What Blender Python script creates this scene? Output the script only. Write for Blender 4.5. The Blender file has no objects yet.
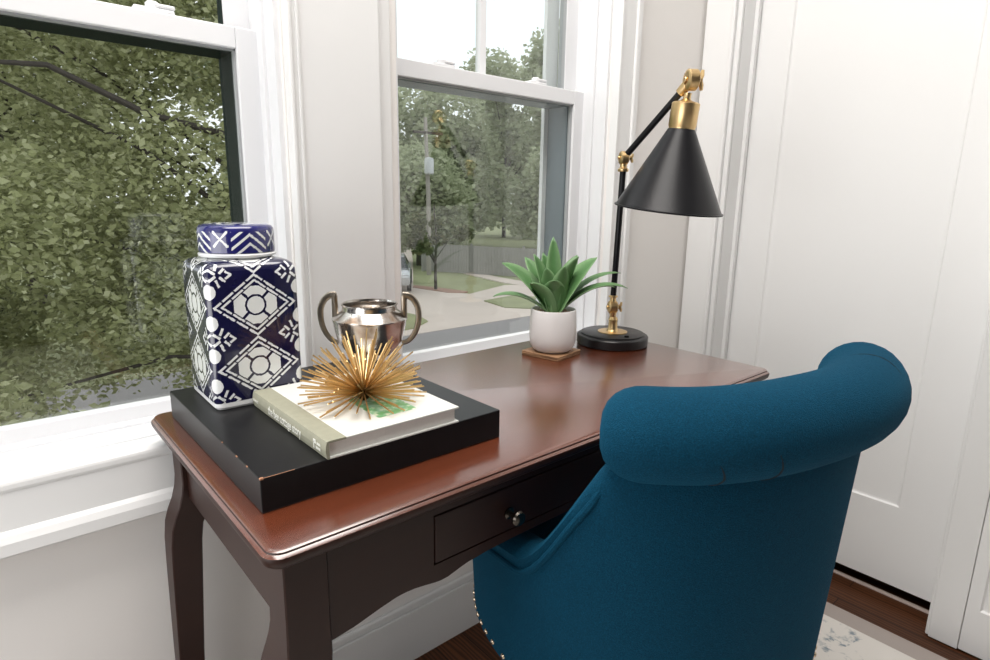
import bpy, bmesh, math, random
from mathutils import Vector, Matrix, Quaternion
S = bpy.context.scene
C = S.collection
PI = math.pi
rnd = random.Random(7)

# ------------------------------------------------------------------ camera
cam_d = bpy.data.cameras.new('camera'); cam = bpy.data.objects.new('camera', cam_d); C.objects.link(cam)
cam_d.sensor_width = 36.0; cam_d.lens = 598.05 / 990 * 36.0; cam_d.clip_start = .02; cam_d.clip_end = 500
r_ = Vector((0.75535, -0.65513, 0.01575)); u_ = Vector((0.13032, 0.17372, 0.97613)); f_ = Vector((0.64223, 0.73527, -0.21660))
M = Matrix((r_, u_, -f_)).transposed().to_4x4(); M.translation = Vector((0, 0, 1.105)); cam.matrix_world = M
S.camera = cam
# ------------------------------------------------------------------ light
S.view_settings.view_transform = 'Standard'; S.view_settings.look = 'None'
S.view_settings.exposure = -0.10; S.view_settings.gamma = 1.0; S.view_settings.use_curve_mapping = False
W = bpy.data.worlds.new('overcast_sky'); S.world = W; W.use_nodes = True
SKY_STRENGTH = 1.5
def build_world():
    nt = W.node_tree; nt.nodes.clear(); N = nt.nodes.new; L = nt.links.new
    out = N('ShaderNodeOutputWorld'); bg = N('ShaderNodeBackground'); tc = N('ShaderNodeTexCoord')
    nz = N('ShaderNodeTexNoise'); nz.inputs['Scale'].default_value = 2.6; nz.inputs['Detail'].default_value = 5
    mp = N('ShaderNodeMapping'); mp.inputs['Scale'].default_value = (1, 1, 3)
    cr = N('ShaderNodeValToRGB'); cr.color_ramp.elements[0].position = .35; cr.color_ramp.elements[0].color = (.86, .89, .94, 1)
    cr.color_ramp.elements[1].position = .62; cr.color_ramp.elements[1].color = (1.02, 1.02, 1.02, 1)
    L(tc.outputs['Generated'], mp.inputs[0]); L(mp.outputs[0], nz.inputs[0]); L(nz.outputs[0], cr.inputs[0])
    L(cr.outputs[0], bg.inputs[0]); bg.inputs[1].default_value = SKY_STRENGTH; L(bg.outputs[0], out.inputs[0])
build_world()
def area(name, loc, direction, sx, sy, power, col=(1, 1, 1)):
    d = bpy.data.lights.new(name, 'AREA'); d.shape = 'RECTANGLE'; d.size = sx; d.size_y = sy; d.energy = power; d.color = col
    o = bpy.data.objects.new(name, d); C.objects.link(o); o.location = loc
    o.rotation_euler = Vector(direction).to_track_quat('-Z', 'Z').to_euler(); return o
area('left_window_daylight', (-.77, .66, .85), (1, .0, .0), .62, 1.4, 12.5, (1, .99, .98))
area('ceiling_bounce_fill', (.25, .50, 2.66), (0, 0, -1), 1.6, 1.0, 56, (1, .96, .92))  # added overhead fill for light bounced off the ceiling, no fixture
# ------------------------------------------------------------------ materials
def mat(name, col, rough=.5, metal=0, noise=0, nscale=30, bump=0, bscale=200, coat=0, spec=.5, sheen=0):
    m = bpy.data.materials.new(name); m.use_nodes = True
    nt = m.node_tree; b = nt.nodes['Principled BSDF']
    b.inputs['Base Color'].default_value = (*col, 1); b.inputs['Roughness'].default_value = rough
    b.inputs['Metallic'].default_value = metal; b.inputs['Coat Weight'].default_value = coat
    b.inputs['Specular IOR Level'].default_value = spec; b.inputs['Coat Roughness'].default_value = .12
    if sheen: b.inputs['Sheen Weight'].default_value = sheen; b.inputs['Sheen Roughness'].default_value = .4
    tc = nt.nodes.new('ShaderNodeTexCoord')
    if noise:
        n = nt.nodes.new('ShaderNodeTexNoise'); n.inputs['Scale'].default_value = nscale; n.inputs['Detail'].default_value = 4
        nt.links.new(tc.outputs['Object'], n.inputs['Vector'])
        mx = nt.nodes.new('ShaderNodeMix'); mx.data_type = 'RGBA'
        mx.inputs['A'].default_value = (*[c * (1 - noise) for c in col], 1); mx.inputs['B'].default_value = (*[min(1, c * (1 + noise)) for c in col], 1)
        nt.links.new(n.outputs[0], mx.inputs['Factor']); nt.links.new(mx.outputs['Result'], b.inputs['Base Color'])
    if bump:
        n = nt.nodes.new('ShaderNodeTexNoise'); n.inputs['Scale'].default_value = bscale
        nt.links.new(tc.outputs['Object'], n.inputs['Vector'])
        bp = nt.nodes.new('ShaderNodeBump'); bp.inputs['Strength'].default_value = bump; bp.inputs['Distance'].default_value = .002
        nt.links.new(n.outputs[0], bp.inputs['Height']); nt.links.new(bp.outputs[0], b.inputs['Normal'])
    return m

class G:  # tiny node-graph helper
    def __init__(s, name):
        s.m = bpy.data.materials.new(name); s.m.use_nodes = True; s.nt = s.m.node_tree; s.b = s.nt.nodes['Principled BSDF']
    def n(s, t, **k):
        x = s.nt.nodes.new(t)
        for a, v in k.items(): setattr(x, a, v)
        return x
    def put(s, sock, v):
        if hasattr(v, 'is_linked') or isinstance(v, bpy.types.NodeSocket): s.nt.links.new(v, sock)
        else: sock.default_value = v
    def op(s, o, a, b=0.0, c=0.0):
        x = s.n('ShaderNodeMath', operation=o); s.put(x.inputs[0], a); s.put(x.inputs[1], b); s.put(x.inputs[2], c); return x.outputs[0]
    def mix(s, f, a, b):
        x = s.n('ShaderNodeMix', data_type='RGBA'); s.put(x.inputs['Factor'], f)
        for k, v in (('A', a), ('B', b)):
            s.put(x.inputs[k], (*v, 1) if isinstance(v, tuple) and len(v) == 3 else v)
        return x.outputs['Result']
    def noise(s, vec, scale, detail=3, dist=0):
        x = s.n('ShaderNodeTexNoise'); s.put(x.inputs['Scale'], scale); s.put(x.inputs['Detail'], detail); s.put(x.inputs['Distortion'], dist)
        s.nt.links.new(vec, x.inputs['Vector']); return x.outputs[0]
    def mapped(s, scale, src='Object', rot=(0, 0, 0)):
        tc = s.n('ShaderNodeTexCoord'); mp = s.n('ShaderNodeMapping'); mp.inputs['Scale'].default_value = scale; mp.inputs['Rotation'].default_value = rot
        s.nt.links.new(tc.outputs[src], mp.inputs[0]); return mp.outputs[0]
    def color(s, c): s.put(s.b.inputs['Base Color'], c)
    def bump(s, h, st, d=.002):
        x = s.n('ShaderNodeBump'); x.inputs['Strength'].default_value = st; x.inputs['Distance'].default_value = d
        s.put(x.inputs['Height'], h); s.nt.links.new(x.outputs[0], s.b.inputs['Normal'])
    def set(s, **k):
        for a, v in k.items(): s.b.inputs[a.replace('_', ' ')].default_value = v

white_trim = mat('white_trim_paint', (.79, .79, .785), .42)
white_vinyl = mat('white_vinyl', (.78, .785, .80), .36)
wall_paint = mat('warm_grey_wall_paint', (.83, .805, .78), .75, bump=.05, bscale=300)
door_paint = mat('white_door_paint', (.82, .82, .815), .42)
ceil_paint = mat('ceiling_white', (.8, .8, .8), .9)
room_paint = mat('room_back_wall_paint', (.10, .097, .094), .9)
dark_frame = mat('dark_green_exterior_frame', (.012, .022, .017), .7, spec=.1)
sky_tint_frame = mat('sky_tinted_exterior_frame', (.12, .155, .18), .4)  # blue-grey puts the sky's reflection into the dark outer frame's colour
grey_bead = mat('grey_glazing_bead', (.35, .36, .37), .5)
black_void = mat('dark_gap', (.01, .008, .007), .8)
dark_metal = mat('dark_metal', (.03, .03, .03), .4, 1)

def wood(name, c1, c2, c3, scale, rough, coat=0, axis=(1, 9, 9)):
    g = G(name); v = g.mapped(tuple(scale * a for a in axis))
    n1 = g.noise(v, 1.0, 6, .6); n2 = g.noise(g.mapped((1.5, 2.5, 2.5)), 2.2, 3)
    c = g.mix(g.op('MULTIPLY', g.op('SUBTRACT', n1, .32), 2.4), c1, c2)
    c = g.mix(g.op('MULTIPLY', g.op('SUBTRACT', n2, .35), 1.6), c, c3)
    for nd in g.nt.nodes:
        if nd.type == 'MATH': nd.use_clamp = True
    g.color(c); g.set(Roughness=rough, Coat_Weight=coat, Coat_Roughness=.22); g.b.inputs['Coat IOR'].default_value = 1.75
    if not coat: g.b.inputs['Specular IOR Level'].default_value = .3
    return g.m
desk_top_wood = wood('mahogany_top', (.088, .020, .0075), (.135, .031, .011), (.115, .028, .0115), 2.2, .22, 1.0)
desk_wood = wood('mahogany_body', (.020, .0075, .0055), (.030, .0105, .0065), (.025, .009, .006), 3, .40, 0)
drawer_gap = mat('drawer_shadow_gap', (.004, .002, .002), .8)

def floor_mat():
    g = G('dark_oak_floorboards'); v = g.mapped((1, 1, 1))
    br = g.n('ShaderNodeTexBrick'); g.nt.links.new(g.mapped((1, 1, 1), rot=(0, 0, PI / 2)), br.inputs['Vector'])
    br.inputs['Scale'].default_value = 1; br.inputs['Brick Width'].default_value = 1.3; br.inputs['Row Height'].default_value = .083
    br.inputs['Mortar Size'].default_value = .0015; br.offset = .37
    br.inputs['Color1'].default_value = (.082, .030, .012, 1); br.inputs['Color2'].default_value = (.135, .050, .020, 1); br.inputs['Mortar'].default_value = (.008, .004, .002, 1)
    wv = g.n('ShaderNodeTexWave'); g.nt.links.new(g.mapped((9, 1.1, 1)), wv.inputs['Vector']); wv.inputs['Scale'].default_value = 3.2
    wv.inputs['Distortion'].default_value = 9; wv.inputs['Detail'].default_value = 3; wv.inputs['Detail Scale'].default_value = .8
    c = g.mix(g.op('MULTIPLY', wv.outputs['Fac'], .75), br.outputs['Color'], (.022, .008, .004))
    g.color(c); g.set(Roughness=.38, Specular_IOR_Level=.2); return g.m
floor_wood = floor_mat()

def fabric():
    g = G('teal_woven_fabric'); v = g.mapped((1, 1, 1))
    vo = g.n('ShaderNodeTexVoronoi'); vo.inputs['Scale'].default_value = 620; vo.inputs['Randomness'].default_value = .75; g.nt.links.new(g.mapped((1, 1, .8)), vo.inputs['Vector'])
    n = g.noise(v, 9, 3); n3 = g.noise(v, 520, 1)
    c = g.mix(n, (.0011, .0185, .040), (.0015, .0265, .055))
    c = g.mix(g.op('POWER', n3, 1.6), c, (.007, .088, .160))
    g.color(c); g.set(Roughness=.85, Sheen_Weight=.12, Sheen_Roughness=.4, Specular_IOR_Level=.08)
    g.b.inputs['Sheen Tint'].default_value = (.06, .55, .95, 1)
    g.bump(vo.outputs['Distance'], .7, .0012); return g.m
teal = fabric()

def glass_mat():
    m = bpy.data.materials.new('window_glass'); m.use_nodes = True; nt = m.node_tree; nt.nodes.clear()
    o = nt.nodes.new('ShaderNodeOutputMaterial'); mx = nt.nodes.new('ShaderNodeMixShader'); t = nt.nodes.new('ShaderNodeBsdfTransparent'); gl = nt.nodes.new('ShaderNodeBsdfGlossy')
    t.inputs[0].default_value = (.95, .97, .96, 1); gl.inputs['Roughness'].default_value = .015
    lw = nt.nodes.new('ShaderNodeLayerWeight'); lw.inputs[0].default_value = .5
    pw = nt.nodes.new('ShaderNodeMath'); pw.operation = 'POWER'; pw.inputs[1].default_value = 5
    mt = nt.nodes.new('ShaderNodeMath'); mt.operation = 'MULTIPLY_ADD'; mt.inputs[1].default_value = .86; mt.inputs[2].default_value = .07; mt.use_clamp = True
    nt.links.new(lw.outputs['Facing'], pw.inputs[0]); nt.links.new(pw.outputs[0], mt.inputs[0]); nt.links.new(mt.outputs[0], mx.inputs[0])
    nt.links.new(t.outputs[0], mx.inputs[1]); nt.links.new(gl.outputs[0], mx.inputs[2]); nt.links.new(mx.outputs[0], o.inputs[0]); return m
glass = glass_mat()

black_lacquer = mat('black_lacquer', (.008, .008, .009), .36, noise=.25, nscale=14, coat=0, bump=.03, bscale=60, spec=.25)
worn_wood = mat('worn_bare_wood', (.45, .22, .12), .6)
gold = mat('brushed_brass', (.74, .53, .27), .33, 1, noise=.10, nscale=40)
gold_spike = mat('gold_wire', (.66, .46, .22), .36, 1)
bronze = mat('dark_bronze_core', (.10, .06, .025), .4, 1)
lamp_black = mat('satin_black_metal', (.008, .008, .0095), .31, 0, spec=.22)
base_black = mat('black_painted_base', (.010, .010, .011), .35)
pot_white = mat('white_ceramic', (.80, .785, .775), .32)
pebbles_m = mat('tan_gravel', (.35, .24, .15), .8, noise=.5, nscale=120)
cork = mat('coaster_wood', (.30, .165, .085), .6, noise=.3, nscale=60)
paper = mat('page_block_paper', (.78, .75, .71), .8, noise=.06, nscale=400)
sage = mat('sage_cloth', (.30, .298, .225), .7, noise=.12, nscale=90, bump=.2, bscale=900)
cover_white = mat('pale_printed_cover', (.69, .70, .665), .38)
ink_white = mat('white_print', (.82, .82, .76), .6)
navy_rim = mat('white_porcelain', (.78, .79, .79), .15)
knob_metal = mat('pewter_knob', (.09, .08, .07), .25, 1)
nail_m = mat('brass_nailhead', (.75, .62, .45), .25, 1)
rug_base = mat('rug_border_taupe', (.36, .315, .29), .95, bump=.3, bscale=500)

def leaf_mat():
    g = G('agave_leaf'); v = g.mapped((1, 1, 1)); n = g.noise(v, 30, 3)
    tc = g.n('ShaderNodeUVMap'); sp = g.n('ShaderNodeSeparateXYZ'); g.nt.links.new(tc.outputs[0], sp.inputs[0])
    c = g.mix(n, (.055, .150, .045), (.125, .265, .100))
    c = g.mix(g.op('POWER', sp.outputs[0], 2.0), c, (.20, .34, .16))
    g.color(c); g.set(Roughness=.42); return g.m
leaf_green = leaf_mat()
def silver_mat():
    g = G('tarnished_silver'); v = g.mapped((1, 1, 1)); n = g.noise(v, 22, 5, .8)
    f = g.op('MULTIPLY', g.op('SUBTRACT', n, .44), 4.5)
    for nd in g.nt.nodes:
        if nd.type == 'MATH': nd.use_clamp = True
    g.color(g.mix(f, (.78, .76, .73), (.34, .235, .165))); g.set(Metallic=1.0, Roughness=.20)
    g.bump(g.noise(v, 260, 3), .12, .001); return g.m
silver = silver_mat()
silver_dark = mat('tarnished_silver_handle', (.33, .29, .24), .28, 1, noise=.4, nscale=50)

def jar_mat(name, lid):
    g = G(name)
    uv = g.n('ShaderNodeUVMap'); sp = g.n('ShaderNodeSeparateXYZ'); g.nt.links.new(uv.outputs[0], sp.inputs[0])
    wob = g.noise(uv.outputs[0], 260, 2)
    w = g.op('MULTIPLY', g.op('SUBTRACT', wob, .5), .0022)
    O = g.op
    x = O('ADD', sp.outputs[0], w); y = O('ADD', sp.outputs[1], w)
    def lt(a, b): return O('LESS_THAN', a, b)
    def gt(a, b): return O('GREATER_THAN', a, b)
    def band(v, a, b): return O('MULTIPLY', gt(v, a), lt(v, b))
    def OR(*l):
        r = l[0]
        for q in l[1:]: r = O('MAXIMUM', r, q)
        return r
    def AND(*l):
        r = l[0]
        for q in l[1:]: r = O('MULTIPLY', r, q)
        return r
    if not lid:
        P = .0885
        a = O('ABSOLUTE', x); yy = O('SUBTRACT', O('FRACT', O('DIVIDE', y, P)), .5); b = O('ABSOLUTE', O('MULTIPLY', yy, P))
        d = O('ADD', O('DIVIDE', a, .0600), O('DIVIDE', b, .0452))
        s = O('FRACT', O('ADD', O('DIVIDE', O('SUBTRACT', a, b), .030), .27))   # position along the border
        l1 = AND(band(d, .735, .815), gt(s, .09)); l2 = AND(band(d, .90, .985), gt(O('FRACT', O('ADD', s, .5)), .13))
        r = O('SQRT', O('ADD', O('MULTIPLY', a, a), O('MULTIPLY', b, b)))
        disc = lt(r, .0122)
        pet = AND(gt(r, .0152), lt(O('MAXIMUM', O('MULTIPLY', a, .88), b), .0268), lt(d, .69), gt(O('ABSOLUTE', O('SUBTRACT', a, O('MULTIPLY', b, 1.05))), .0028))
        def circ(cx, cy, rr):
            ex = O('SUBTRACT', a, cx); ey = O('SUBTRACT', b, cy); return lt(O('ADD', O('MULTIPLY', ex, ex), O('MULTIPLY', ey, ey)), rr * rr)
        dots = circ(.0640, .0215, .0108)
        def bar(cx, cy, ang, L, wd):
            ex = O('SUBTRACT', a, cx); ey = O('SUBTRACT', b, cy); c_, s_ = math.cos(ang), math.sin(ang)
            p = O('ABSOLUTE', O('ADD', O('MULTIPLY', ex, c_), O('MULTIPLY', ey, s_))); q = O('ABSOLUTE', O('SUBTRACT', O('MULTIPLY', ey, c_), O('MULTIPLY', ex, s_)))
            return AND(lt(p, L), lt(q, wd))
        bars = OR(bar(.0500, .0330, 1.15, .0055, .0018), bar(.0565, .0395, -.65, .0055, .0018), bar(.0430, .0385, .75, .0050, .0017), bar(.0350, .0420, -.6, .0050, .0016))
        f = OR(l1, l2, disc, pet, dots, bars)
    else:
        P = .0838
        u = O('SUBTRACT', O('FRACT', O('DIVIDE', O('ADD', x, .030), P)), .5); a = O('ABSOLUTE', O('MULTIPLY', u, P))
        v = O('SUBTRACT', y, .0)
        zz = O('ADD', v, O('MULTIPLY', a, .75)); ch = AND(lt(O('FRACT', O('DIVIDE', zz, .0125)), .34), lt(a, .0265), gt(zz, .0125), lt(v, .031))
        e = O('SUBTRACT', .0419, a)                                       # distance from the cross centre line
        vv = O('SUBTRACT', v, .021); cross = AND(lt(O('ABSOLUTE', O('SUBTRACT', O('ABSOLUTE', vv), e)), O('ADD', .0012, O('MULTIPLY', e, .16))), lt(O('ABSOLUTE', vv), .0115), lt(e, .0115))
        top = AND(gt(v, .050), lt(O('FRACT', O('DIVIDE', O('ADD', v, O('MULTIPLY', a, .5)), .016)), .5))
        f = OR(ch, cross, top)
    n = g.noise(uv.outputs[0], 60, 2)
    navy = g.mix(n, (.004, .004, .022), (.010, .010, .060)) if not lid else g.mix(n, (.010, .010, .075), (.022, .024, .17))
    g.color(g.mix(f, navy, (.76, .78, .77))); g.set(Roughness=.10, Coat_Weight=.5); g.b.inputs['Coat Roughness'].default_value = .04
    return g.m
jar_pat = jar_mat('navy_white_geometric_glaze', False); lid_pat = jar_mat('navy_white_chevron_glaze', True)

def rug_mat():
    g = G('rug_cream_field'); v = g.mapped((1, 1, 1)); n = g.noise(v, 16, 4, 1.2)
    f = g.op('MULTIPLY', g.op('SUBTRACT', n, .56), 14)
    f2 = g.op('MULTIPLY', g.op('SUBTRACT', g.noise(v, 60, 3), .45), 6)
    for nd in g.nt.nodes:
        if nd.type == 'MATH': nd.use_clamp = True
    c = g.mix(g.op('MULTIPLY', f, f2), (.66, .63, .59), (.20, .245, .28)); g.color(c); g.set(Roughness=.95); g.bump(g.noise(v, 600, 2), .3); return g.m
rug_field = rug_mat()

def foliage(name, c1, c2, c3):
    m = bpy.data.materials.new(name); m.use_nodes = True; nt = m.node_tree; nt.nodes.clear()
    o = nt.nodes.new('ShaderNodeOutputMaterial'); mx = nt.nodes.new('ShaderNodeMixShader'); mx.inputs[0].default_value = .45
    d = nt.nodes.new('ShaderNodeBsdfDiffuse'); t = nt.nodes.new('ShaderNodeBsdfTranslucent')
    ge = nt.nodes.new('ShaderNodeNewGeometry'); cr = nt.nodes.new('ShaderNodeValToRGB')
    cr.color_ramp.elements[0].color = (*c1, 1); cr.color_ramp.elements[1].color = (*c3, 1); e = cr.color_ramp.elements.new(.5); e.color = (*c2, 1)
    nt.links.new(ge.outputs['Random Per Island'], cr.inputs[0])
    for b in (d, t): nt.links.new(cr.outputs[0], b.inputs[0])
    nt.links.new(d.outputs[0], mx.inputs[1]); nt.links.new(t.outputs[0], mx.inputs[2]); nt.links.new(mx.outputs[0], o.inputs[0]); return m
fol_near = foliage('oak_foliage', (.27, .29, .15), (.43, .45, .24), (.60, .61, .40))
fol_far = foliage('distant_foliage', (.34, .385, .25), (.44, .485, .32), (.55, .585, .42))  # pale tones put the distance haze into the leaf colour
fol_dark = foliage('shrub_foliage', (.09, .11, .055), (.14, .16, .08), (.22, .22, .12))
bark = mat('grey_brown_bark', (.05, .042, .035), .9, noise=.4, nscale=8)
lawn_m = mat('lawn_grass', (.28, .30, .165), .95, noise=.3, nscale=1.2)
asphalt = mat('road_asphalt', (.29, .275, .275), .9, noise=.1, nscale=2)
concrete = mat('pale_concrete', (.62, .54, .485), .9, noise=.08, nscale=.8)
mulch_m = mat('red_mulch', (.36, .22, .17), .95, noise=.3, nscale=6)
fence_m = mat('weathered_fence', (.27, .265, .25), .9, noise=.15, nscale=3)

# ------------------------------------------------------------------ mesh helpers
def bx(bm, x0, x1, y0, y1, z0, z1, bev=0, seg=2):
    vs = [bm.verts.new((x, y, z)) for z in (z0, z1) for y in (y0, y1) for x in (x0, x1)]
    fs = [bm.faces.new([vs[i] for i in q]) for q in ((0, 2, 3, 1), (4, 5, 7, 6), (0, 1, 5, 4), (2, 6, 7, 3), (0, 4, 6, 2), (1, 3, 7, 5))]
    if bev:
        es = list({e for f in fs for e in f.edges})
        bmesh.ops.bevel(bm, geom=es, offset=bev, segments=seg, affect='EDGES', profile=.5)
def lathe(bm, prof, c=(0, 0, 0), n=40, axis=None, caps=True):
    q = Quaternion() if axis is None else Vector((0, 0, 1)).rotation_difference(Vector(axis))
    rings = []
    for r, z in prof:
        rings.append([bm.verts.new(Vector(c) + q @ Vector((r * math.cos(2 * PI * i / n), r * math.sin(2 * PI * i / n), z))) for i in range(n)])
    for a, b in zip(rings, rings[1:]):
        for i in range(n): bm.faces.new((a[i], a[(i + 1) % n], b[(i + 1) % n], b[i]))
    if caps:
        bm.faces.new(rings[0][::-1]); bm.faces.new(rings[-1])
    return rings
def tube(bm, pts, rad, n=10, caps=True, squash=1.0, up=(0, 0, 1)):
    pts = [Vector(p) for p in pts]; rings = []; prev = None
    for i, p in enumerate(pts):
        t = (pts[min(i + 1, len(pts) - 1)] - pts[max(i - 1, 0)]).normalized()
        if prev is None:
            a = t.cross(Vector(up));
            if a.length < 1e-3: a = t.cross(Vector((1, 0, 0)))
        else: a = prev - t * prev.dot(t)
        a.normalize(); prev = a; b = t.cross(a)
        r = rad[i] if isinstance(rad, (list, tuple)) else rad
        rings.append([bm.verts.new(p + a * (r * math.cos(2 * PI * k / n)) + b * (r * squash * math.sin(2 * PI * k / n))) for k in range(n)])
    for a, b in zip(rings, rings[1:]):
        for k in range(n): bm.faces.new((a[k], a[(k + 1) % n], b[(k + 1) % n], b[k]))
    if caps: bm.faces.new(rings[0][::-1]); bm.faces.new(rings[-1])
def prism(bm, poly, z0, z1):   # polygon in x,y extruded in z
    a = [bm.verts.new((x, y, z0)) for x, y in poly]; b = [bm.verts.new((x, y, z1)) for x, y in poly]; n = len(poly)
    bm.faces.new(a[::-1]); bm.faces.new(b)
    for i in range(n): bm.faces.new((a[i], a[(i + 1) % n], b[(i + 1) % n], b[i]))
def obj(name, bm, m, parent=None, smooth=False, origin=None, angle=None):
    bmesh.ops.recalc_face_normals(bm, faces=bm.faces)
    if origin is not None: bmesh.ops.translate(bm, verts=bm.verts, vec=-Vector(origin))
    me = bpy.data.meshes.new(name); bm.to_mesh(me); bm.free(); me.materials.append(m)
    if smooth: me.polygons.foreach_set('use_smooth', [True] * len(me.polygons)); me.update()
    if smooth: me.set_sharp_from_angle(angle=math.radians(angle or 38))
    o = bpy.data.objects.new(name, me); C.objects.link(o)
    if parent is not None: o.parent = parent
    elif origin is not None: o.location = origin
    return o
def nb(): return bmesh.new()
def one(name, m, fn, parent=None, smooth=False, origin=None, angle=None):
    bm = nb(); fn(bm); return obj(name, bm, m, parent, smooth, origin, angle)
def tag(o, label, cat, group=None):
    o['label'] = label; o['category'] = cat
    if group: o['group'] = group
    return o
def thing(name, label, cat, loc, rotz=0, group=None):
    o = bpy.data.objects.new(name, None); C.objects.link(o); o.location = loc; o.rotation_euler = (0, 0, rotz); o.empty_display_size = .05
    return tag(o, label, cat, group)
def struct(name, m, fn, parent=None, smooth=False, label=None):
    o = one(name, m, fn, parent, smooth); o['kind'] = 'structure' if parent is None else 'structure'
    if label: o['label'] = label
    return o

# ------------------------------------------------------------------ room shell
WX0, WX1, WY, H = -.8, 1.773, 1.076, 2.75
FY = -3.2
struct('floor', floor_wood, lambda b: bx(b, WX0 - .2, 2.6, FY - .2, WY + .03, -.12, 0))
struct('ceiling', ceil_paint, lambda b: bx(b, WX0 - .2, 2.6, FY - .2, WY + .30, H, H + .1))
O1 = (-.225, .445); O2 = (.672, 1.338); ZS, ZH = .70, 2.25
def wall_back(b):
    y0, y1 = WY, WY + .20
    bx(b, WX0 - .2, 2.6, y0, y1, -.12, ZS - .012); bx(b, WX0 - .2, 2.6, y0, y1, ZH, H)
    bx(b, WX0 - .2, O1[0], y0, y1, ZS - .012, ZH); bx(b, O1[1], O2[0], y0, y1, ZS - .012, ZH); bx(b, O2[1], 2.6, y0, y1, ZS - .012, ZH)
struct('wall_back', wall_paint, wall_back)
DY0, DY1 = .278, .957
def wall_right(b):
    x0, x1 = WX1, WX1 + .12
    bx(b, x0, x1, DY1, WY, -.12, H); bx(b, x0, x1, DY0, DY1, 2.08, H); bx(b, x0, x1, .204, DY0, -.12, H)
    bx(b, x0, x1, -.56, .204, 2.08, H); bx(b, x0, x1, FY, -.56, -.12, H)
struct('wall_right', wall_paint, wall_right)
def wall_left(b):
    x0, x1 = WX0 - .15, WX0
    bx(b, x0, x1, FY, WY, -.12, .18); bx(b, x0, x1, FY, WY, 2.24, H); bx(b, x0, x1, FY, .34, .18, 2.24); bx(b, x0, x1, 1.0, WY, .18, 2.24)
struct('wall_left', room_paint, wall_left)
struct('wall_front', room_paint, lambda b: bx(b, WX0 - .2, 2.6, FY - .15, FY, -.12, H))

# mullion panel, casings, stool and apron of the window wall
def panel(b):
    bx(b, .4545, .624, 1.056, WY + .001, ZS, ZH, .002); bx(b, .447, .4545, 1.052, WY + .001, ZS, ZH, .0025)
    bx(b, .462, .467, 1.0525, 1.06, ZS, ZH, .001)
    bx(b, .624, .655, 1.068, WY + .001, ZS, ZH, .002)
struct('trim_1', white_trim, panel)
def casing_r(b):
    bx(b, 1.338, 1.400, 1.056, WY + .001, ZS - .05, ZH + .09, .002); bx(b, 1.400, 1.420, 1.049, WY + .001, ZS - .05, ZH + .09, .004); bx(b, 1.338, 1.346, 1.052, 1.06, ZS, ZH, .002)
struct('trim_2', white_trim, casing_r)
struct('trim_3', white_trim, lambda b: (bx(b, -.31, -.225, 1.056, WY + .001, ZS - .05, ZH + .09, .002), bx(b, -.31, 1.42, 1.054, WY + .001, ZH, ZH + .09, .002)))
def stool(b):
    bx(b, -.60, 1.44, 1.0375, 1.17, .681, .7035, .008, 3)
struct('trim_4', white_trim, stool)
def apron(b):
    bx(b, -.60, 1.44, 1.040, WY + .001, .605, .690, .001)
    prof = [(1.040, .626), (1.0345, .620), (1.030, .610), (1.030, .592), (1.034, .588), (WY + .001, .588), (WY + .001, .63)]
    a = [b.verts.new((-.60, y, z)) for y, z in prof]; c = [b.verts.new((1.44, y, z)) for y, z in prof]; n = len(prof)
    b.faces.new(a); b.faces.new(c[::-1])
    for i in range(n): b.faces.new((a[i], a[(i + 1) % n], c[(i + 1) % n], c[i]))
struct('trim_5', white_trim, apron)
def baseboard(b):
    bx(b, WX0, WX1, 1.0622, WY + .001, 0, .135, .001); bx(b, WX0, WX1, 1.066, WY + .001, .135, .157, .005, 3)
struct('baseboard_back', white_trim, baseboard)

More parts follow.
